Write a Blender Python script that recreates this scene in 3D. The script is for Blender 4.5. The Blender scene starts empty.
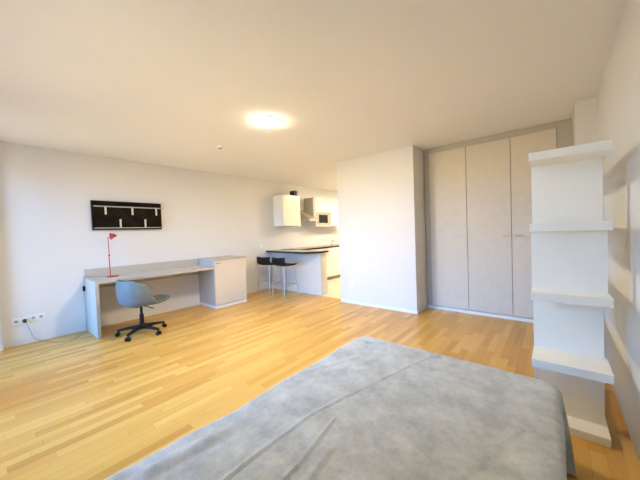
import bpy, bmesh, math, random
from mathutils import Vector, Matrix, noise
random.seed(7)
C = bpy.context.scene.collection
PI = math.pi

# ------------------------------------------------------------------ materials
def newmat(name):
    m = bpy.data.materials.new(name); m.use_nodes = True
    return m, m.node_tree, m.node_tree.nodes['Principled BSDF']

def paint(name, col, rough=0.5, metal=0.0, var=0.02, nscale=6.0, bump=0.0, bscale=80.0, coat=0.0, spec=0.5):
    m, t, b = newmat(name)
    tc = t.nodes.new('ShaderNodeTexCoord'); n = t.nodes.new('ShaderNodeTexNoise')
    n.inputs['Scale'].default_value = nscale; n.inputs['Detail'].default_value = 3
    t.links.new(tc.outputs['Object'], n.inputs['Vector'])
    r = t.nodes.new('ShaderNodeValToRGB')
    r.color_ramp.elements[0].position = 0.3; r.color_ramp.elements[1].position = 0.7
    r.color_ramp.elements[0].color = [max(0, c * (1 - var)) for c in col] + [1]
    r.color_ramp.elements[1].color = [min(1, c * (1 + var)) for c in col] + [1]
    t.links.new(n.outputs['Fac'], r.inputs['Fac']); t.links.new(r.outputs['Color'], b.inputs['Base Color'])
    b.inputs['Roughness'].default_value = rough; b.inputs['Metallic'].default_value = metal
    b.inputs['Coat Weight'].default_value = coat
    b.inputs['Specular IOR Level'].default_value = spec
    if bump:
        n2 = t.nodes.new('ShaderNodeTexNoise'); n2.inputs['Scale'].default_value = bscale; n2.inputs['Detail'].default_value = 4
        bp = t.nodes.new('ShaderNodeBump'); bp.inputs['Strength'].default_value = bump; bp.inputs['Distance'].default_value = 0.002
        t.links.new(tc.outputs['Object'], n2.inputs['Vector']); t.links.new(n2.outputs['Fac'], bp.inputs['Height'])
        t.links.new(bp.outputs['Normal'], b.inputs['Normal'])
    return m

def emit(name, col, s):
    m = bpy.data.materials.new(name); m.use_nodes = True; t = m.node_tree; t.nodes.clear()
    e = t.nodes.new('ShaderNodeEmission'); e.inputs[0].default_value = (*col, 1); e.inputs[1].default_value = s
    o = t.nodes.new('ShaderNodeOutputMaterial'); t.links.new(e.outputs[0], o.inputs[0]); return m

def glass(name, tint=(0.95, 0.98, 1)):
    m = bpy.data.materials.new(name); m.use_nodes = True; t = m.node_tree; t.nodes.clear()
    tr = t.nodes.new('ShaderNodeBsdfTransparent'); tr.inputs[0].default_value = (*tint, 1)
    gl = t.nodes.new('ShaderNodeBsdfGlossy'); gl.inputs['Roughness'].default_value = 0.02
    fr = t.nodes.new('ShaderNodeFresnel'); fr.inputs[0].default_value = 1.45
    mx = t.nodes.new('ShaderNodeMixShader'); o = t.nodes.new('ShaderNodeOutputMaterial')
    t.links.new(fr.outputs[0], mx.inputs[0]); t.links.new(tr.outputs[0], mx.inputs[1]); t.links.new(gl.outputs[0], mx.inputs[2])
    t.links.new(mx.outputs[0], o.inputs[0]); return m

def parquet(name):
    m, t, b = newmat(name); N = t.nodes; L = t.links
    def math_(op, a, bb=None, c=None):
        n = N.new('ShaderNodeMath'); n.operation = op
        for i, v in enumerate((a, bb, c)):
            if v is None: continue
            if isinstance(v, (int, float)): n.inputs[i].default_value = v
            else: L.new(v, n.inputs[i])
        return n.outputs[0]
    tc = N.new('ShaderNodeTexCoord'); sp = N.new('ShaderNodeSeparateXYZ'); L.new(tc.outputs['Object'], sp.inputs[0])
    W, LEN = 0.071, 0.62
    xs = math_('DIVIDE', sp.outputs['X'], W); row = math_('FLOOR', xs)
    wn = N.new('ShaderNodeTexWhiteNoise'); wn.noise_dimensions = '1D'; L.new(row, wn.inputs['W'])
    ys = math_('ADD', math_('DIVIDE', sp.outputs['Y'], LEN), math_('MULTIPLY', wn.outputs['Value'], 7.3))
    cell = math_('FLOOR', ys)
    cv = N.new('ShaderNodeCombineXYZ'); L.new(row, cv.inputs[0]); L.new(cell, cv.inputs[1])
    w2 = N.new('ShaderNodeTexWhiteNoise'); w2.noise_dimensions = '2D'; L.new(cv.outputs[0], w2.inputs['Vector'])
    # grain
    mp = N.new('ShaderNodeMapping'); mp.inputs['Scale'].default_value = (38, 1.6, 1)
    L.new(tc.outputs['Object'], mp.inputs[0])
    ad = N.new('ShaderNodeVectorMath'); ad.operation = 'ADD'; L.new(mp.outputs[0], ad.inputs[0])
    sc = N.new('ShaderNodeVectorMath'); sc.operation = 'SCALE'; sc.inputs['Scale'].default_value = 9.5
    L.new(w2.outputs['Color'], sc.inputs[0]); L.new(sc.outputs[0], ad.inputs[1])
    gr = N.new('ShaderNodeTexNoise'); gr.inputs['Scale'].default_value = 1.0; gr.inputs['Detail'].default_value = 5
    L.new(ad.outputs[0], gr.inputs['Vector'])
    f = math_('ADD', math_('MULTIPLY', w2.outputs['Value'], 0.72), math_('MULTIPLY', gr.outputs['Fac'], 0.42))
    cr = N.new('ShaderNodeValToRGB'); e = cr.color_ramp.elements
    e[0].position = 0.05; e[0].color = (0.43, 0.205, 0.036, 1)
    e[1].position = 1.0; e[1].color = (0.73, 0.455, 0.13, 1)
    k = e.new(0.30); k.color = (0.58, 0.305, 0.058, 1)
    k = e.new(0.65); k.color = (0.655, 0.375, 0.083, 1)
    L.new(f, cr.inputs[0])
    # joints
    fx = math_('FRACT', xs); fy = math_('FRACT', ys)
    ex = math_('LESS_THAN', math_('MINIMUM', fx, math_('SUBTRACT', 1.0, fx)), 0.012)
    ey = math_('LESS_THAN', math_('MINIMUM', fy, math_('SUBTRACT', 1.0, fy)), 0.0018)
    ed = math_('MAXIMUM', ex, ey)
    mx = N.new('ShaderNodeMix'); mx.data_type = 'RGBA'; L.new(math_('MULTIPLY', ed, 0.5), mx.inputs[0])
    L.new(cr.outputs[0], mx.inputs[6]); mx.inputs[7].default_value = (0.25, 0.12, 0.04, 1)
    L.new(mx.outputs[2], b.inputs['Base Color'])
    b.inputs['Roughness'].default_value = 0.34
    bp = N.new('ShaderNodeBump'); bp.inputs['Strength'].default_value = 0.15; bp.inputs['Distance'].default_value = 0.001
    L.new(math_('SUBTRACT', gr.outputs['Fac'], ed), bp.inputs['Height']); L.new(bp.outputs[0], b.inputs['Normal'])
    return m

def fabric(name, c1, c2, scale=420, rough=0.95, sheen=0.3):
    m, t, b = newmat(name); N = t.nodes; L = t.links
    tc = N.new('ShaderNodeTexCoord')
    n = N.new('ShaderNodeTexNoise'); n.inputs['Scale'].default_value = 7.0; n.inputs['Detail'].default_value = 12; n.inputs['Roughness'].default_value = 0.78
    L.new(tc.outputs['Object'], n.inputs['Vector'])
    r = N.new('ShaderNodeValToRGB'); r.color_ramp.elements[0].color = (*c1, 1); r.color_ramp.elements[1].color = (*c2, 1)
    r.color_ramp.elements[0].position = 0.35; r.color_ramp.elements[1].position = 0.66
    L.new(n.outputs['Fac'], r.inputs[0]); L.new(r.outputs[0], b.inputs['Base Color'])
    n2 = N.new('ShaderNodeTexNoise'); n2.inputs['Scale'].default_value = scale
    L.new(tc.outputs['Object'], n2.inputs['Vector'])
    bp = N.new('ShaderNodeBump'); bp.inputs['Strength'].default_value = 0.25; bp.inputs['Distance'].default_value = 0.001
    L.new(n2.outputs['Fac'], bp.inputs['Height']); L.new(bp.outputs[0], b.inputs['Normal'])
    b.inputs['Roughness'].default_value = rough; b.inputs['Sheen Weight'].default_value = sheen
    return m

def tiles(name):
    m, t, b = newmat(name); N = t.nodes; L = t.links
    tc = N.new('ShaderNodeTexCoord'); br = N.new('ShaderNodeTexBrick')
    br.offset = 0; br.inputs['Scale'].default_value = 1; br.inputs['Brick Width'].default_value = 0.3; br.inputs['Row Height'].default_value = 0.3
    br.inputs['Mortar Size'].default_value = 0.003
    br.inputs['Color1'].default_value = (0.70, 0.60, 0.46, 1); br.inputs['Color2'].default_value = (0.74, 0.64, 0.50, 1); br.inputs['Mortar'].default_value = (0.5, 0.44, 0.36, 1)
    L.new(tc.outputs['Object'], br.inputs[0]); L.new(br.outputs[0], b.inputs['Base Color']); b.inputs['Roughness'].default_value = 0.35
    return m

M = dict(
    wall=paint('wall_paint', (0.75, 0.735, 0.71), 0.9, var=0.008, nscale=1.5, bump=0.15, bscale=220, spec=0.2),
    ceil=paint('ceiling_paint', (0.88, 0.86, 0.82), 0.95, var=0.008, nscale=1.0, spec=0.1),
    white=paint('white_lacquer', (0.85, 0.84, 0.80), 0.45, var=0.01),
    shelfwhite=paint('shelf_white', (0.92, 0.895, 0.80), 0.5, var=0.008),
    kpanel=paint('counter_panel', (0.72, 0.665, 0.58), 0.6, var=0.01, spec=0.25),
    kitchen=paint('kitchen_front', (0.86, 0.82, 0.70), 0.25, var=0.01),
    wardrobe=paint('wardrobe_laminate', (0.66, 0.60, 0.50), 0.55, var=0.03, nscale=10, bump=0.05),
    wardrobe_d=paint('wardrobe_frame_laminate', (0.50, 0.465, 0.40), 0.6, var=0.03, nscale=10),
    desk=paint('desk_laminate', (0.52, 0.475, 0.40), 0.6, var=0.01, nscale=9, spec=0.25),
    cabinet=paint('cabinet_laminate', (0.70, 0.61, 0.50), 0.6, var=0.01, nscale=9, spec=0.25),
    black=paint('black_plastic', (0.010, 0.009, 0.009), 0.5, var=0.2, spec=0.25),
    rackblack=paint('black_stained_board', (0.012, 0.008, 0.004), 0.7, var=0.6, nscale=7, spec=0.12),
    blacktop=paint('dark_stone_worktop', (0.025, 0.022, 0.018), 0.12, var=0.4, nscale=60),
    chrome=paint('chrome', (0.60, 0.58, 0.55), 0.28, 1.0),
    hoodgrey=paint('hood_grey', (0.42, 0.39, 0.33), 0.5, 0.3),
    steel=paint('brushed_steel', (0.55, 0.52, 0.47), 0.35, 1.0, bump=0.05),
    alu=paint('satin_aluminium', (0.46, 0.42, 0.36), 0.5, 0.3),
    palealu=paint('pale_aluminium', (0.66, 0.61, 0.52), 0.4, 0.2),
    red=paint('red_enamel', (0.42, 0.012, 0.018), 0.35, var=0.05, coat=0.3),
    chair=fabric('blue_grey_shell', (0.115, 0.145, 0.155), (0.145, 0.18, 0.19), 300, 0.6, 0.1),
    pad=fabric('dark_seat_fabric', (0.10, 0.095, 0.07), (0.14, 0.13, 0.10), 300, 0.8, 0.1),
    spread=fabric('grey_bedspread', (0.33, 0.355, 0.36), (0.58, 0.61, 0.615), 260, 1.0, 0.25),
    mattress=fabric('mattress_cloth', (0.6, 0.6, 0.6), (0.7, 0.7, 0.7)),
    glass=glass('window_glass'), hoodglass=glass('hood_glass', (0.75, 0.72, 0.66)),
    floor=parquet('oak_parquet'), tile=tiles('beige_tiles'),
    lamp=emit('lamp_diffuser', (1.0, 0.87, 0.64), 205.0),
    klamp=emit('kitchen_lamp_diffuser', (1.0, 0.82, 0.56), 205.0),
    grey=paint('grey_plastic', (0.35, 0.34, 0.33), 0.5),
    cable=paint('grey_cable', (0.22, 0.22, 0.23), 0.5),
    oven=paint('black_glass', (0.008, 0.008, 0.007), 0.35, spec=0.2),
)

# ------------------------------------------------------------------ mesh helpers
def box(bm, x0, x1, y0, y1, z0, z1, bev=0.0, rot=None):
    r = bmesh.ops.create_cube(bm, size=1)
    vs = r['verts']
    for v in vs:
        v.co = Vector(((x0 + x1) / 2 + v.co.x * (x1 - x0), (y0 + y1) / 2 + v.co.y * (y1 - y0), (z0 + z1) / 2 + v.co.z * (z1 - z0)))
    if rot: bmesh.ops.transform(bm, matrix=rot, verts=vs)
    if bev:
        es = {e for v in vs for e in v.link_edges}
        bmesh.ops.bevel(bm, geom=list(es), offset=bev, segments=2, profile=0.6, affect='EDGES')
    return bm

def cyl(bm, p0, p1, r0, r1=None, seg=20, cap=True):
    p0, p1 = Vector(p0), Vector(p1); r1 = r0 if r1 is None else r1
    d = p1 - p0
    m = Matrix.Translation((p0 + p1) / 2) @ d.to_track_quat('Z', 'Y').to_matrix().to_4x4()
    bmesh.ops.create_cone(bm, cap_ends=cap, segments=seg, radius1=r0, radius2=r1, depth=d.length, matrix=m)
    return bm

def tube(bm, pts, r, seg=10):
    pts = [Vector(p) for p in pts]; rings = []
    for i, p in enumerate(pts):
        a = pts[max(i - 1, 0)]; b = pts[min(i + 1, len(pts) - 1)]
        q = (b - a).to_track_quat('Z', 'Y') if i == 0 else None
        d = (b - a).normalized()
        if i == 0: up = q @ Vector((1, 0, 0))
        up = (up - d * up.dot(d)).normalized(); side = d.cross(up)
        rings.append([bm.verts.new(p + (up * math.cos(2 * PI * k / seg) + side * math.sin(2 * PI * k / seg)) * r) for k in range(seg)])
    for a, b in zip(rings, rings[1:]):
        for k in range(seg): bm.faces.new((a[k], a[(k + 1) % seg], b[(k + 1) % seg], b[k]))
    bm.faces.new(rings[0][::-1]); bm.faces.new(rings[-1])
    return bm

def lathe(bm, prof, seg=32, mat=None):
    rings = []
    for r, z in prof:
        rings.append([bm.verts.new((r * math.cos(2 * PI * k / seg), r * math.sin(2 * PI * k / seg), z)) for k in range(seg)])
    for a, b in zip(rings, rings[1:]):
        for k in range(seg): bm.faces.new((a[k], a[(k + 1) % seg], b[(k + 1) % seg], b[k]))
    bm.faces.new(rings[0][::-1]); bm.faces.new(rings[-1])
    if mat: bmesh.ops.transform(bm, matrix=mat, verts=[v for r in rings for v in r])
    return bm

def prism(bm, poly, z0, z1, bev=0.0):
    a = [bm.verts.new((x, y, z0)) for x, y in poly]; b = [bm.verts.new((x, y, z1)) for x, y in poly]
    fs = [bm.faces.new(a[::-1]), bm.faces.new(b)]
    n = len(poly)
    for i in range(n): fs.append(bm.faces.new((a[i], a[(i + 1) % n], b[(i + 1) % n], b[i])))
    if bev: bmesh.ops.bevel(bm, geom=list({e for f in fs for e in f.edges}), offset=bev, segments=2, profile=0.6, affect='EDGES')
    return bm

def smooth_path(pts, n=8):
    P = [Vector(p) for p in pts]; P = [P[0]] + P + [P[-1]]; out = []
    for i in range(1, len(P) - 2):
        for k in range(n):
            t = k / n; a, b, c, d = P[i - 1:i + 3]
            out.append(0.5 * ((2 * b) + (c - a) * t + (2 * a - 5 * b + 4 * c - d) * t * t + (3 * b - a - 3 * c + d) * t ** 3))
    out.append(P[-2]); return out

def obj(name, bm, mat, parent=None, smooth=False, subs=0):
    bmesh.ops.recalc_face_normals(bm, faces=bm.faces)
    me = bpy.data.meshes.new(name); bm.to_mesh(me); bm.free()
    me.materials.append(M[mat])
    if smooth:
        for p in me.polygons: p.use_smooth = True
        try: me.set_sharp_from_angle(angle=math.radians(38))
        except Exception: pass
    o = bpy.data.objects.new(name, me); C.objects.link(o)
    if parent: o.parent = parent
    if subs:
        s = o.modifiers.new('sub', 'SUBSURF'); s.levels = subs; s.render_levels = subs
    return o

B = bmesh.new
def thing(name, label, cat, loc=(0, 0, 0), rz=0, group=None):
    o = bpy.data.objects.new(name, None); C.objects.link(o); o.location = loc; o.rotation_euler = (0, 0, rz)
    o.empty_display_size = 0.1
    o['label'] = label; o['category'] = cat
    if group: o['group'] = group
    return o
def tag(o, label, cat, group=None):
    o['label'] = label; o['category'] = cat
    if group: o['group'] = group
    return o
def struct(name, bm, mat, label=None, parent=None):
    o = obj(name, bm, mat, parent)
    if parent is None: o['kind'] = 'structure'
    if label: o['label'] = label
    return o
def dup(root, loc, rz, label, group=None):
    r = root.copy(); C.objects.link(r); r.location = loc; r.rotation_euler = (0, 0, rz); r['label'] = label
    if group: r['group'] = group
    for ch in list(root.children):
        c = ch.copy(); C.objects.link(c); c.parent = r
        for g in list(ch.children):
            d = g.copy(); C.objects.link(d); d.parent = c
    return r

# ------------------------------------------------------------------ the room
XL, XR, H = -5.303, 0.343, 2.611
XA, XB, YP, YW, XN = -3.09, -1.640, 4.217, 4.650, 0.184
YBK = -0.45; YK = 8.2; YKF = 4.39
struct('floor', prism(B(), [(XL, YBK), (XR, YBK), (XR, YW + .6), (XB, YW + .6), (XB, YKF), (XL, YKF)], -0.12, 0), 'floor')
struct('floor_kitchen', box(B(), XL, XA, YKF, YK, -0.12, 0), 'tile')
struct('ceiling', box(B(), XL - .2, XR + .2, YBK - .2, YK + .2, H, H + .15), 'ceil')
struct('wall_left', box(B(), XL - .2, XL, YBK - .2, YK + .2, -.12, H), 'wall')
struct('wall_right', box(B(), XR, XR + .2, YBK - .2, YW + .8, -.12, H), 'wall')
struct('wall_pier', box(B(), XA, XB, YP, YK, -.12, H), 'wall')
struct('wall_niche', box(B(), XB, XR, YW + .6, YW + .8, -.12, H), 'wall')
struct('wall_kitchen', box(B(), XL, XA, YK, YK + .2, -.12, H), 'wall')
struct('wall_nib', box(B(), XN, XR, 4.08, YW + .6, 0, H), 'wall')
struct('baseboard_pier', box(B(), XA, XB, YP - .012, YP, 0, .05, .002), 'white')
struct('baseboard_pier_side', box(B(), XB, XB + .012, YP - .012, YW, 0, .05, .002), 'white')
# short return of the wall at the far left edge, beside the window
struct('wall_return', box(B(), XL, XL + .075, YBK, 0.035, 0, H), 'wall')
struct('baseboard_return', box(B(), XL + .075, XL + .088, YBK, 0.04, 0, .07, .002), 'white')
# window wall behind the camera, two french windows
wins = [(-5.12, -3.75), (-3.45, -1.30)]
WZ0, WZ1 = 0.06, 2.42
bm = B(); xs = XL - .2
for a, b_ in wins:
    box(bm, xs, a, YBK - .2, YBK, -.12, H); box(bm, a, b_, YBK - .2, YBK, WZ1, H); box(bm, a, b_, YBK - .2, YBK, -.12, WZ0); xs = b_
box(bm, xs, XR + .2, YBK - .2, YBK, -.12, H)
struct('wall_back', bm, 'wall')
for i, (a, b_) in enumerate(wins):
    bm = B(); y0, y1 = YBK - .13, YBK - .06; mid = (a + b_) / 2
    box(bm, a, a + .07, y0, y1, WZ0, WZ1); box(bm, b_ - .07, b_, y0, y1, WZ0, WZ1)
    box(bm, a + .07, b_ - .07, y0, y1, WZ0, WZ0 + .09); box(bm, a + .07, b_ - .07, y0, y1, WZ1 - .07, WZ1)
    box(bm, mid - .05, mid + .05, y0, y1, WZ0 + .09, WZ1 - .07)
    w = struct('window_%d' % (i + 1), bm, 'white')
    obj('window_pane', box(B(), a + .07, b_ - .07, YBK - .10, YBK - .092, WZ0 + .09, WZ1 - .07), 'glass', w)

# ------------------------------------------------------------------ ceiling lamp
def ceiling_lamp(loc, label, mat, s=.24):
    t = thing('ceiling_light', label, 'ceiling light', loc)
    obj('lamp_base', box(B(), -s / 2, s / 2, -s / 2, s / 2, -.014, 0, .003), 'white', t)
    obj('diffuser', box(B(), -s / 2 + .008, s / 2 - .008, -s / 2 + .008, s / 2 - .008, -.019, -.0145, .002), mat, t)
    return t
ceiling_lamp((-2.49, 2.10, H), 'square white ceiling light glowing in the middle of the ceiling', 'lamp')
ceiling_lamp((-3.45, 6.6, H), 'square warm ceiling light over the kitchen passage, hidden behind the wall pier', 'klamp', .28)
t = thing('smoke_detector', 'small round detector on the ceiling, left of the ceiling light', 'smoke detector', (-3.654, 2.179, H))
obj('housing', lathe(B(), [(.045, 0), (.045, -.018), (.038, -.028)][::-1]), 'white', t, True)
obj('sensor_cap', lathe(B(), [(.024, -.026), (.024, -.038), (.018, -.042)][::-1]), 'grey', t, True)

# ------------------------------------------------------------------ wardrobe
w = thing('wardrobe', 'tall grey-beige built-in wardrobe with flat doors filling the niche', 'wardrobe', ((XB + XN) / 2, YW + .3, 0))
wx = (XB + XN) / 2; wy = YW + .3
def W(x0, x1, y0, y1, z0, z1, bev=0): return box(B(), x0 - wx, x1 - wx, y0 - wy, y1 - wy, z0, z1, bev)
bm = B()
for a in ((XB + .003, -1.548, YW + .012, YW + .04, .052, H - .003), (.035, XN - .003, YW + .012, YW + .04, .052, H - .003), (-1.548, .035, YW + .012, YW + .04, 2.535, H - .003)):
    box(bm, a[0] - wx, a[1] - wx, a[2] - wy, a[3] - wy, a[4], a[5], .001)
fr = obj('frame', bm, 'wardrobe_d', w)
obj('carcass', W(XB + .003, XN - .003, YW + .045, YW + .595, .052, H - .003), 'wardrobe_d', w)
obj('plinth', W(XB + .003, XN - .003, YW + .006, YW + .045, 0.0, .045, .001), 'white', w)
for k, (a, b_, h0, h1, hm) in enumerate(((-1.545, -1.009, -1.125, -1.05, 'palealu'), (-1.003, -.453, -.548, -.478, 'palealu'), (-.447, .032, -.405, -.315, 'steel'))):
    d = obj('door', W(a, b_, YW, YW + .022, .055, 2.53, .0015), 'wardrobe', w)
    bm = B(); ym = YW - .03
    cyl(bm, (h0 - wx, ym - wy, 1.182), (h1 - wx, ym - wy, 1.182), .007)
    for hx in (h0 + .012, h1 - .012): cyl(bm, (hx - wx, ym - wy, 1.182), (hx - wx, YW + .002 - wy, 1.182), .005)
    hd = obj('handle', bm, hm, d, True)

# ------------------------------------------------------------------ white open shelf unit (room divider)
SX0, SX1, SY0, SY1 = -.117, .243, 2.165, 3.62
tops = [.05, .476, .900, 1.325, 1.762]
u = thing('shelf_unit', 'tall white open shelf unit with thick stepped shelves beside the right wall', 'shelf unit', ((SX0 + SX1) / 2, (SY0 + SY1) / 2, 0))
ux, uy = (SX0 + SX1) / 2, (SY0 + SY1) / 2
for z in tops:
    y0 = SY0 if z > .06 else SY0 + .11
    obj('shelf', box(B(), SX0 - ux, SX1 - ux, y0 - uy, SY1 - uy, z - .05, z, .002), 'shelfwhite', u)
for k in range(4):
    z0, z1 = tops[k], tops[k + 1] - .05
    ys = (2.41, 3.50) if k != 2 else (2.28, 3.35)
    for y in ys:
        obj('upright', box(B(), SX0 + .001 - ux, (.229 if k != 2 else .234) - ux, y - uy, y + .045 - uy, z0 - .001, z1 + .001), 'shelfwhite', u)

# ------------------------------------------------------------------ desk with upstand and the cabinet
XD = -4.690; Y0, Y1 = .868, 2.572
d = thing('desk', 'long light grey desk with low upstand fixed along the left wall', 'desk', ((XL + XD) / 2, (Y0 + Y1) / 2, 0))
dx, dy = (XL + XD) / 2, (Y0 + Y1) / 2
def D(x0, x1, y0, y1, z0, z1, bev=0): return box(B(), x0 - dx, x1 - dx, y0 - dy, y1 - dy, z0, z1, bev)
obj('desktop', D(XL + .003, XD, Y0, Y1, .728, .768), 'desk', d)
obj('side_panel', D(XL + .003, XD, Y0, Y0 + .042, 0, .728), 'desk', d)
obj('upstand', D(XL + .003, XL + .04, Y0, Y1, .768, .898), 'desk', d)
obj('cross_rail', D(XL + .003, XL + .025, Y0 + .042, Y1, .60, .728), 'desk', d)
c = thing('cabinet', 'low beige cabinet with one door at the right end of the desk', 'cabinet', (dx, 2.91, 0))
CY0, CY1, CZ = 2.578, 3.242, .902
def K(x0, x1, y0, y1, z0, z1, bev=0): return box(B(), x0 - dx, x1 - dx, y0 - 2.91, y1 - 2.91, z0, z1, bev)
obj('cabinet_body', K(XL + .003, XD - .024, CY0, CY1, .05, CZ - .022), 'desk', c)
obj('cabinet_top', K(XL + .003, XD + .004, CY0, CY1, CZ - .022, CZ), 'desk', c)
obj('plinth', K(XL + .01, XD - .012, CY0 + .005, CY1 - .005, 0, .049), 'white', c)
dr = obj('door', K(XD - .02, XD, CY0 + .004, CY1 - .004, .062, CZ - .034, .002), 'cabinet', c)
obj('handle', K(XD - .001, XD + .018, CY0 + .03, CY0 + .125, .815, .832, .003), 'grey', dr)

# ------------------------------------------------------------------ wall rack
r = thing('wall_rack', 'black wall rack with two pale rails and small uprights above the desk', 'rack', (XL, 1.465, 1.70))
RY, RZ, T = .478, .222, .05
obj('back_board', box(B(), .003, .022, -RY + .008, RY - .008, -RZ + .008, RZ - .008), 'rackblack', r)
bm = B()
box(bm, .003, T, -RY, RY, RZ - .02, RZ, .001); box(bm, .003, T, -RY, RY, -RZ, -RZ + .018, .001)
box(bm, .003, T, -RY, -RY + .018, -RZ + .018, RZ - .02, .001); box(bm, .003, T, RY - .018, RY, -RZ + .018, RZ - .02, .001)
obj('rim', bm, 'rackblack', r)
obj('rail', box(B(), T - .014, T + .008, -RY + .022, RY + .022, .130, .146, .002), 'alu', r)
obj('rail', box(B(), T - .014, T + .008, -RY + .02, RY + .012, -.200, -.187, .002), 'alu', r)
for y in (-.31, .045, .40): obj('bracket', box(B(), T - .012, T + .006, y - .011, y + .011, .015, .131, .002), 'palealu', r)
for y in (-.125, .225): obj('bracket', box(B(), T - .012, T + .006, y - .011, y + .011, -.188, -.055, .002), 'palealu', r)

# ------------------------------------------------------------------ red desk lamp
LX, LY, LZ = -5.10, 1.165, .768
l = thing('desk_lamp', 'slim red metal desk lamp standing on the desk', 'lamp', (LX, LY, LZ))
obj('base', lathe(B(), [(.078, 0), (.08, .006), (.076, .013), (.03, .018), (.012, .022)]), 'red', l, True)
bm = B(); tube(bm, [(0, -.03, .018), (-.004, -.035, .33)], .007); tube(bm, [(.010, -.033, .31), (.010, -.036, .60)], .006)
obj('stem', bm, 'red', l, True)
obj('joint', cyl(B(), (-.014, -.034, .322), (.02, -.034, .322), .012), 'red', l, True)
bm = B()
mt = Matrix.Translation((.03, .012, .612)) @ Matrix.Rotation(math.radians(34), 4, 'X') @ Matrix.Rotation(math.radians(-14), 4, 'Y')
prof = [(.050, -.035), (.048, -.012), (.040, .012), (.022, .026), (.014, .045)]
lathe(bm, prof, 28, mt)
sh = obj('lamp_shade', bm, 'red', l, True)
obj('bulb', lathe(B(), [(.012, -.055), (.022, -.047), (.024, -.038)], 16, mt), 'white', l, True)
# cord
pts = [(XL + .02, .245, .300), (XL + .03, .27, .22), (XL + .025, .31, .07), (XL + .05, .38, .006), (XL + .30, .51, .006), (XL + .36, .64, .006), (XL + .15, .80, .006), (XL + .03, .845, .012),
       (XL + .03, .850, .10), (XL + .05, .850, .30), (XL + .02, .852, .50), (XL + .03, .850, .62), (XL + .04, .853, .74), (XL + .06, .88, .905), (XL + .07, 1.00, .775), (LX - .12, 1.08, .775), (LX - .068, LY - .05, .775)]
pts[13] = (XL + .05, .862, .80)
cd = obj('power_cord', tube(B(), smooth_path(pts), .003, 8), 'cable', None, True)
tag(cd, 'thin grey power cord running from the wall socket to the desk lamp', 'cord')
obj('cord_switch', box(B(), XL + .014, XL + .046, .834, .862, .585, .66, .008), 'black', cd, True)
obj('plug', cyl(B(), (XL + .016, .238, .312), (XL + .056, .238, .305), .021, .017), 'black', cd, True)

# ------------------------------------------------------------------ sockets and switches
def socket(loc, axis, label, n=1, kind='socket', group=None, s=.082):
    name = 'wall_socket' if kind == 'socket' else 'light_switch'
    t = thing(name, label, 'socket' if kind == 'socket' else 'switch', loc, 0 if axis == 'x' else -PI / 2, group)
    obj('cover_plate', box(B(), .0005, .01, -s / 2 - (n - 1) * .036, s / 2 + (n - 1) * .036, -s / 2, s / 2, .003), 'white', t)
    for k in range(n):
        yy = (k - (n - 1) / 2) * .072
        if kind == 'socket':
            obj('socket_insert', cyl(B(), (.0098, yy, 0), (.0125, yy, 0), .018), 'grey' if n > 1 or label.startswith('small') else 'white', t, True)
        else:
            obj('rocker', box(B(), .0098, .014, yy - .027, yy + .027, -.027, .027, .002), 'white', t)
    return t
socket((XL, .163, .312), 'x', 'small white wall socket nearest the window at far left')
socket((XL, .238, .312), 'x', 'white wall socket holding the black plug')
socket((XL, .355, .326), 'x', 'white double wall socket between the plugged socket and the desk', 2, s=.075)
socket((XL, 3.50, .358), 'x', 'white wall socket low on the wall right of the beige cabinet')
socket((XL, 4.12, 1.05), 'x', 'white wall socket just above the left end of the bar counter')
socket((-2.80, YP, 1.53), 'y', 'upper white light switch on the pier wall', 1, 'switch')
socket((-2.84, YP, 1.06), 'y', 'white light switch at mid height on the pier wall', 1, 'switch')
socket((-2.84, YP, .35), 'y', 'white wall socket low on the pier wall')

# ------------------------------------------------------------------ office chair
CX, CYc = -4.415, 1.31
ch = thing('office_chair', 'blue-grey bucket swivel chair on black five-star base at the desk', 'chair', (CX, CYc, 0), math.radians(6))
# local frame: +y is forward
obj('gas_column', cyl(cyl(B(), (0, 0, .10), (0, 0, .27), .027), (0, 0, .26), (0, 0, .40), .016), 'black', ch, True)
obj('hub', lathe(B(), [(.03, .065), (.05, .08), (.052, .115), (.034, .14)]), 'black', ch, True)
obj('seat_mount', box(B(), -.07, .07, -.09, .09, .385, .405, .006), 'black', ch)
obj('height_lever', tube(B(), [(.03, .02, .385), (.12, .04, .378), (.21, .07, .362)], .006), 'black', ch, True)
for k in range(5):
    a = math.radians(-50 + 72 * k - 6); ca, sa = math.cos(a), math.sin(a)
    bm = B(); R0 = Matrix.Rotation(a, 4, 'Z')
    vs = []
    for (x, hw, zt, zb) in ((.03, .028, .125, .075), (.16, .020, .112, .080), (.295, .014, .088, .066)):
        vs.append([bm.verts.new(R0 @ Vector((x, s * hw, z))) for s, z in ((-1, zb), (1, zb), (1, zt), (-1, zt))])
    for p, q in zip(vs, vs[1:]):
        for j in range(4): bm.faces.new((p[j], p[(j + 1) % 4], q[(j + 1) % 4], q[j]))
    bm.faces.new(vs[0][::-1]); bm.faces.new(vs[-1])
    arm = obj('base_arm', bm, 'black', ch)
    bm = B(); o = Vector((.285 * ca, .285 * sa, 0)); ax = Vector((-sa, ca, 0)); f = Vector((ca, sa, 0))
    cyl(bm, o + Vector((0, 0, .045)), o + Vector((0, 0, .075)), .008)
    for s in (-1, 1):
        c0 = o + f * .008 + ax * (s * .009) + Vector((0, 0, .0265)); cyl(bm, c0, c0 + ax * (s * .016), .0262, seg=24)
    box(bm, -.016, .016, -.012, .012, .030, .056, .004, Matrix.Translation(o + f * .004) @ R0)
    obj('caster', bm, 'black', arm, True)
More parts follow.
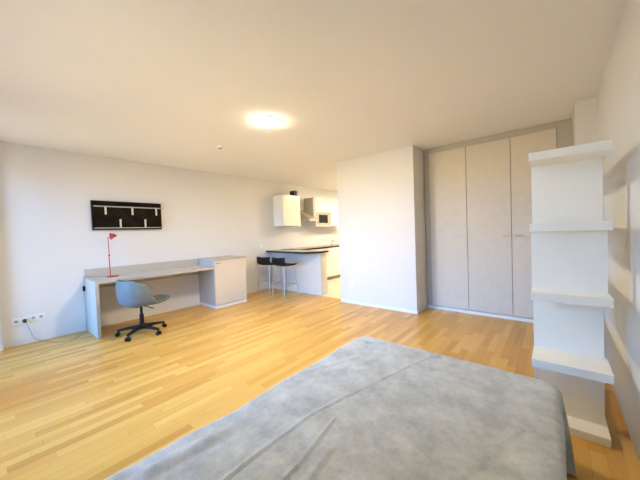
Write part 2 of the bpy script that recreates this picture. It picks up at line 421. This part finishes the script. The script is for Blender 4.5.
# bucket shell: polar surface, phi = 0 at the middle of the back
def sstep(a, b_, x):
    t_ = max(0, min(1, (x - a) / (b_ - a))); return t_ * t_ * (3 - 2 * t_)
def bucket(t0, t1, off=0.0, nphi=56, nt=22):
    P = []
    for j in range(nt + 1):
        t_ = t0 + (t1 - t0) * j / nt; row = []
        for i in range(nphi):
            ph = 2 * PI * i / nphi; ap = abs((math.degrees(ph) + 180) % 360 - 180)
            rx, ry = .262, (.245 if ap < 90 else .36)
            n_ = 2.5
            c_, s_ = abs(math.cos(ph)), abs(math.sin(ph))
            R_ = 1 / ((c_ / ry) ** n_ + (s_ / rx) ** n_) ** (1 / n_)
            h_ = .36 - .06 * sstep(45, 85, ap) - .27 * sstep(80, 112, ap) - .015 * sstep(110, 150, ap)
            rc = .10
            if t_ < .45: r_, z_ = (R_ - rc) * t_ / .45, 0
            elif t_ < .7:
                a_ = (t_ - .45) / .25 * PI / 2; r_, z_ = R_ - rc + rc * math.sin(a_), min(1, h_ / rc) * rc * (1 - math.cos(a_))
            else:
                q_ = (t_ - .7) / .3; r_, z_ = R_ + (.012 * math.sin(q_ * PI) if ap < 90 else 0), min(h_, rc) + max(0, h_ - rc) * q_
            row.append(Vector((r_ * math.sin(ph), -r_ * math.cos(ph) * 1.0, .415 + z_ + off  + .03 * sstep(.12, .36, -(r_ * math.cos(ph))))))
        P.append(row)
    return P
def sheet(P, th, name, mat, parent, subs=1):
    bm = B(); V = [[bm.verts.new(p) for p in row] for row in P]
    for j in range(len(V) - 1):
        for i in range(len(V[0]) - 1): bm.faces.new((V[j][i], V[j][i + 1], V[j + 1][i + 1], V[j + 1][i]))
    o = obj(name, bm, mat, parent, False)
    for p in o.data.polygons: p.use_smooth = True
    s = o.modifiers.new('solid', 'SOLIDIFY'); s.thickness = th; s.offset = 0
    b_ = o.modifiers.new('sub', 'SUBSURF'); b_.levels = 1; b_.render_levels = subs
    return o
def polar(P, th, name, mat, parent):
    bm = B(); c0 = bm.verts.new(sum(P[0], Vector()) / len(P[0])); V = [[bm.verts.new(p) for p in row] for row in P[1:]]; n = len(P[0])
    for i in range(n):
        bm.faces.new((c0, V[0][i], V[0][(i + 1) % n]))
        for a, b_ in zip(V, V[1:]): bm.faces.new((a[i], b_[i], b_[(i + 1) % n], a[(i + 1) % n]))
    o = obj(name, bm, mat, parent)
    for p in o.data.polygons: p.use_smooth = True
    s = o.modifiers.new('solid', 'SOLIDIFY'); s.thickness = th; s.offset = 0
    return o
polar(bucket(0, 1), .014, 'seat_shell', 'chair', ch)
polar(bucket(0, .56, .016), .016, 'seat_pad', 'pad', ch)

# ------------------------------------------------------------------ bar stools
def stool(loc, rz, label):
    t = thing('bar_stool', label, 'bar stool', loc, rz, 'black bar stools at the counter')
    SZ = .66; h = .175; f = .20
    P = []
    for j in range(15):
        v = j / 14
        if v < .62: y = .185 - v / .62 * .34; z = SZ - .01 * math.sin(v / .62 * PI)
        else:
            q = (v - .62) / .38; y = -.155 - .05 * math.sin(q * PI / 2); z = SZ + .165 * q
        w_ = .205 if v < .62 else .215
        P.append([Vector((w_ * s, y + (.05 * s * s if v > .62 else 0) * ((v - .62) / .38 if v > .62 else 0), z + (.012 * s * s))) for s in [(-1 + 2 * i / 10) for i in range(11)]])
    sheet(P, .028, 'seat', 'black', t)
    for sx in (-1, 1):
        for sy in (-1, 1):
            obj('leg', tube(B(), [(sx * .14, sy * .13, SZ - .015), (sx * f, sy * f, .012)], .008, 10), 'chrome', t, True)
    def at(z): k = (SZ - z) / SZ; return .14 + (f - .14) * k, .13 + (f - .13) * k
    bm = B(); x, y = at(.24)
    for a, b_ in (((-x, y, .24), (x, y, .24)), ((-x, -y, .24), (-x, y, .24)), ((x, -y, .24), (x, y, .24))): tube(bm, [a, b_], .008, 8)
    obj('foot_rest', bm, 'chrome', t, True)
    bm = B()
    for sx in (-1, 1): tube(bm, [(sx * .14, -.13, SZ - .018), (sx * .14, .13, SZ - .018)], .009, 8)
    for sy in (-1, 1): tube(bm, [(-.14, sy * .13, SZ - .018), (.14, sy * .13, SZ - .018)], .009, 8)
    obj('seat_frame', bm, 'chrome', t, True)
    return t
s1 = stool((-4.41, 4.02, 0), math.radians(-3), 'black low-backed bar stool with chrome legs, nearer the room under the counter')
dup(s1, (-4.88, 3.99, 0), math.radians(3), 'black low-backed bar stool with chrome legs, beside the left wall')

# ------------------------------------------------------------------ kitchen
p = thing('bar_counter', 'white bar counter panel standing out from the left wall', 'counter', (-4.5, 4.5, 0))
obj('front_panel', box(B(), XL + .003 + 4.5, -3.72 + 4.5, 4.40 - 4.5, 4.43 - 4.5, 0, .89, .001), 'kpanel', p)
obj('counter_body', box(B(), XL + .003 + 4.5, -3.745 + 4.5, 4.432 - 4.5, 4.60 - 4.5, 0, .89), 'kitchen', p)
obj('end_panel', box(B(), -3.744 + 4.5, -3.72 + 4.5, 4.431 - 4.5, 4.60 - 4.5, 0, .89, .001), 'kitchen', p)
wt = obj('worktop', prism(B(), [(XL + .003, 4.25), (-3.93, 4.09), (-3.63, 4.42), (-3.67, 4.62), (XL + .003, 4.62)], .891, .931, .002), 'blacktop')
tag(wt, 'thin black worktop with a cut corner on the bar counter', 'worktop')
# wall run base units
ky = [4.73, 5.33, 5.93, 6.53, 7.13, 7.73]
lb = ['nearest the bar counter', 'second from the bar counter', 'third from the bar counter', 'fourth from the bar counter', 'farthest along the kitchen passage']
base = None
for k in range(5):
    a, b_ = ky[k], ky[k + 1]
    t = thing('base_cabinet', 'cream kitchen base cabinet under the black worktop, ' + lb[k], 'kitchen cabinet', (-5.0, (a + b_) / 2, 0), 0, 'kitchen base cabinets')
    hw_ = (b_ - a) / 2
    obj('cabinet_body', box(B(), -.3, .278, -hw_ + .001, hw_ - .001, .10, .89), 'kitchen', t)
    obj('plinth', box(B(), -.3, .24, -hw_ + .001, hw_ - .001, 0, .10), 'grey', t)
    dd = obj('door', box(B(), .279, .298, -hw_ + .002, hw_ - .002, .105, .885, .002), 'kitchen', t)
    obj('handle', tube(B(), [(.32, hw_ - .05, .60), (.32, hw_ - .05, .78)], .006, 8), 'steel', dd, True)
kw = obj('worktop', box(B(), XL + .003, -4.68, 4.73, 7.73, .891, .931, .002), 'blacktop')
tag(kw, 'long black worktop running along the kitchen wall', 'worktop')
# tap
tp = thing('tap', 'small chrome kitchen tap behind the bar counter', 'tap', (-5.2, 6.70, .931))
obj('tap_body', cyl(B(), (0, 0, 0), (0, 0, .07), .02), 'chrome', tp, True)
obj('spout', tube(B(), smooth_path([(0, 0, .06), (.0, 0, .11), (.05, 0, .14), (.11, 0, .125), (.13, 0, .10)]), .010), 'chrome', tp, True)
obj('tap_lever', tube(B(), [(0, 0, .07), (.0, .06, .09)], .007), 'chrome', tp, True)
# wall units
UX = -4.95
def wall_unit(y0, y1, z0, z1, label, door=True):
    ym = (y0 + y1) / 2; hw_ = (y1 - y0) / 2
    t = thing('wall_cabinet', label, 'kitchen cabinet', (XL, ym, z0), 0, None)
    D_ = UX - XL; h_ = z1 - z0
    obj('cabinet_body', box(B(), .002, D_ - .02, -hw_ + .001, hw_ - .001, 0, h_), 'white', t)
    obj('door', box(B(), D_ - .019, D_, -hw_ + .002, hw_ - .002, .002, h_ - .002, .002), 'kitchen', t)
    return t
wall_unit(4.53, 5.12, 1.506, 2.262, 'cream wall cabinet left of the extractor hood')
wc = wall_unit(5.735, 6.40, 1.885, 2.262, 'short cream wall cabinet with an open microwave niche below its door')
wall_unit(6.403, 7.03, 1.506, 2.262, 'cream wall cabinet right of the microwave')
obj('niche_shelf', box(B(), .002, .345, -.3315, .3315, -.393, -.377, .001), 'kitchen', wc)
for yy in (-.3315, .3275): obj('niche_side', box(B(), .002, .345, yy, yy + .004, -.377, 0), 'kitchen', wc)
m_ = thing('microwave', 'steel-framed microwave with black window in the niche under the wall cabinet', 'microwave', (XL, 6.0675, 1.5085))
obj('microwave_body', box(B(), .002, .34, -.325, .325, 0, .372, .004), 'hoodgrey', m_)
obj('microwave_door', box(B(), .341, .356, -.20, .175, .075, .30, .004), 'oven', m_)
obj('control_panel', box(B(), .341, .352, .20, .315, .03, .345, .003), 'hoodgrey', m_)
hn = obj('handle', tube(B(), [(.372, .165, .06), (.372, .165, .31)], .007), 'chrome', m_, True)
# hood
hd = thing('extractor_hood', 'grey steel extractor hood with sloping wedge canopy between the wall cabinets', 'extractor hood', (XL, 5.55, 1.65))
obj('chimney', box(B(), .002, .35, .09, .178, .10, .62, .003), 'hoodgrey', hd)
bm = B(); va = [bm.verts.new((x, -.17, z)) for x, z in ((.002, .012), (.43, .012), (.43, .035), (.002, .29))]; vb = [bm.verts.new((v.co.x, .178, v.co.z)) for v in va]
bm.faces.new(va[::-1]); bm.faces.new(vb)
for i in range(4): bm.faces.new((va[i], va[(i + 1) % 4], vb[(i + 1) % 4], vb[i]))
obj('canopy', bm, 'hoodgrey', hd)
obj('rim', box(B(), .002, .435, -.175, .18, -.014, .012, .003), 'chrome', hd)
# box on the wall cabinet
sp = thing('speaker_box', 'small black and grey box on top of the left wall cabinet', 'box', (-5.02, 5.0, 2.262))
obj('box_body', box(B(), -.09, .06, -.07, .04, 0, .13, .006), 'black', sp)
obj('side_panel', box(B(), -.085, .055, .041, .11, .01, .12, .006), 'alu', sp)

# ------------------------------------------------------------------ bed and bedspread
BX0, BX1, BY0, BY1, BZ = -1.262, .028, -.12, 1.995, .45
b = thing('bed', 'low double bed hidden under the grey bedspread', 'bed', ((BX0 + BX1) / 2, (BY0 + BY1) / 2, 0))
bx, by = (BX0 + BX1) / 2, (BY0 + BY1) / 2
hx, hy = (BX1 - BX0) / 2, (BY1 - BY0) / 2
obj('bed_base', box(B(), -hx + .08, hx - .08, -hy + .08, hy - .08, .06, .22, .01), 'black', b)
for sx in (-1, 1):
    for sy in (-1, 1): obj('leg', cyl(B(), (sx * (hx - .14), sy * (hy - .14), 0), (sx * (hx - .14), sy * (hy - .14), .062), .025), 'black', b, True)
obj('mattress', box(B(), -hx + .06, hx - .06, -hy + .06, hy - .06, .221, .415, .05), 'mattress', b, True)

def seg_d(px, py, a, b_):
    vx, vy = b_[0] - a[0], b_[1] - a[1]; L2 = vx * vx + vy * vy
    t = ((px - a[0]) * vx + (py - a[1]) * vy) / L2; tc_ = max(0, min(1, t))
    dx_, dy_ = px - a[0] - vx * tc_, py - a[1] - vy * tc_
    side = (px - a[0]) * vy - (py - a[1]) * vx
    return math.hypot(dx_, dy_) * (1 if side > 0 else -1), t
creases = [  # (start, end, height, width)
    ((-.910, .36), (-.905, .72), .010, .007), ((-.905, .72), (-.895, .98), .008, .006), ((-.895, .98), (-.80, 1.35), .006, .008), ((-.80, 1.35), (-.64, 1.93), .007, .006),
    ((-.735, .50), (-.745, .72), .009, .008), ((-.745, .72), (-.79, 1.00), .007, .007), ((-.66, .62), (-.70, .86), .006, .014),
    ((-1.14, 1.84), (-1.00, 1.90), .014, .014), ((-1.10, 1.76), (-.93, 1.84), .009, .014), ((-1.0, 1.9), (-.85, 1.92), .008, .008), ((-.66, 1.88), (-.60, 1.94), .012, .02),
    ((-1.18, .30), (-1.12, .62), .010, .03), ((-1.22, 1.2), (-1.05, 1.6), .005, .02), ((-.3, .9), (-.1, 1.5), .003, .02)]
def top_h(x, y):
    h_ = 0.006 * noise.noise((x * 2.2, y * 2.2, 0)) + .003 * noise.noise((x * 6, y * 5, 3)) + .0022 * noise.noise((x * 17, y * 14, 5)) + .0016 * noise.noise((x * 36, y * 30, 9))
    r_ = abs(noise.noise((x * 4.5 + y * 1.6, y * 1.7, 11))); h_ += .003 * max(0, 1 - r_ * 9) 
    r_ = abs(noise.noise((x * 2.6 - y * 3.1, y * 2.4, 21))); h_ += .003 * max(0, 1 - r_ * 12)
    for a, b_, hh, ww in creases:
        d_, t_ = seg_d(x, y, a, b_); e_ = min(1, max(0, t_ * 5 + .3), max(0, (1 - t_) * 5 + .3)); e_ = max(0, e_)
        h_ += hh * math.exp(-(d_ / ww) ** 2) * e_ - .5 * hh * math.exp(-((d_ - ww * 1.5) / (ww * .8)) ** 2) * e_
    return h_
Rr, r_b, hang = .06, .045, .435
NX, NY = 250, 330
ex = hang + r_b * .57
bm = B(); grid = []
for j in range(NY + 1):
    row = []
    for i in range(NX + 1):
        X = -hx + r_b - ex + (2 * hx - 2 * r_b + 2 * ex) * i / NX; Y = -hy + r_b - ex + (2 * hy - 2 * r_b + 2 * ex) * j / NY
        kx, ky_ = hx - r_b - Rr, hy - r_b - Rr
        qx, qy = max(-kx, min(kx, X)), max(-ky_, min(ky_, Y)); vx, vy = X - qx, Y - qy; L_ = math.hypot(vx, vy)
        zt = top_h(X + bx, Y + by)
        if L_ <= Rr: co = Vector((X, Y, BZ + zt))
        else:
            n_ = Vector((vx / L_, vy / L_, 0)); e_ = L_ - Rr; q = Vector((qx, qy, 0))
            if e_ < r_b * PI / 2: out, dn = r_b * math.sin(e_ / r_b), r_b * (1 - math.cos(e_ / r_b))
            else:
                rest = min(e_ - r_b * PI / 2, hang - r_b); out, dn = r_b, r_b + rest
            s_ = (qx + n_.x * .3) * 11 + (qy + n_.y * .3) * 11
            k_ = max(0, dn - .05)
            out += k_ * (.05 + .06 * math.sin(s_) + .03 * math.sin(s_ * 2.3)) + .012 * noise.noise((X * 3, Y * 3, 1))
            if X > 0 and abs(Y) < ky_: out = min(out, r_b - .035 * dn / .4)
            if X < 0: out += .04 * max(0, 1 - (Y + by) / .9) ** 2
            co = q + n_ * (Rr + out); co.z = BZ - dn + zt * max(0, 1 - dn / .1)
        row.append(bm.verts.new(co))
    grid.append(row)
for j in range(NY):
    for i in range(NX): bm.faces.new((grid[j][i], grid[j][i + 1], grid[j + 1][i + 1], grid[j + 1][i]))
bs = obj('bedspread', bm, 'spread')
for q in bs.data.polygons: q.use_smooth = True
bs.location = (bx, by, 0)
so = bs.modifiers.new('solid', 'SOLIDIFY'); so.thickness = .006; so.offset = -1
tag(bs, 'crumpled grey bedspread covering the bed in the foreground', 'bedspread')

# ------------------------------------------------------------------ light from outside
wd = bpy.data.worlds.new('World'); bpy.context.scene.world = wd; wd.use_nodes = True
nt = wd.node_tree; bg = nt.nodes['Background']
tcw = nt.nodes.new('ShaderNodeTexCoord'); spw = nt.nodes.new('ShaderNodeSeparateXYZ'); rw = nt.nodes.new('ShaderNodeValToRGB')
nt.links.new(tcw.outputs['Generated'], spw.inputs[0]); nt.links.new(spw.outputs['Z'], rw.inputs[0]); nt.links.new(rw.outputs[0], bg.inputs['Color'])
rw.color_ramp.elements[0].position = 0.0; rw.color_ramp.elements[0].color = (0.28, 0.235, 0.165, 1)
rw.color_ramp.elements[1].position = 0.06; rw.color_ramp.elements[1].color = (0.14, 0.42, 0.95, 1)
bg.inputs['Strength'].default_value = 9.5
for i, (a, b_) in enumerate(wins):
    ld = bpy.data.lights.new('window_portal', 'AREA'); ld.shape = 'RECTANGLE'; ld.size = b_ - a - .14; ld.size_y = WZ1 - WZ0 - .16
    ld.cycles.is_portal = True
    lo_ = bpy.data.objects.new('window_portal', ld); C.objects.link(lo_); lo_.location = ((a + b_) / 2, YBK - .17, (WZ0 + WZ1) / 2); lo_.rotation_euler = (PI / 2, 0, PI)
    lo_.rotation_euler = Vector((0, -1, 0)).to_track_quat('Z', 'Y').to_euler()

# ------------------------------------------------------------------ camera
f_px, yaw, pitch, roll = 277.637, .701209, -.027342, -.0362016
cam = bpy.data.cameras.new('camera'); co = bpy.data.objects.new('camera', cam); C.objects.link(co)
cam.sensor_fit = 'HORIZONTAL'; cam.sensor_width = 36; cam.lens = f_px / 640 * 36; cam.clip_start = .01
fw = Vector((-math.sin(yaw) * math.cos(pitch), math.cos(yaw) * math.cos(pitch), math.sin(pitch)))
rt = Vector((math.cos(yaw), math.sin(yaw), 0)); up = rt.cross(fw)
r2 = rt * math.cos(roll) + up * math.sin(roll); u2 = -rt * math.sin(roll) + up * math.cos(roll)
mw = Matrix((r2, u2, -fw)).transposed().to_4x4(); mw.translation = (0, 0, 1.32)
co.matrix_world = mw
sc_ = bpy.context.scene; sc_.camera = co
sc_.view_settings.view_transform = 'Standard'; sc_.view_settings.look = 'None'; sc_.view_settings.exposure = 1.13; sc_.view_settings.gamma = 1; sc_.view_settings.use_curve_mapping = False
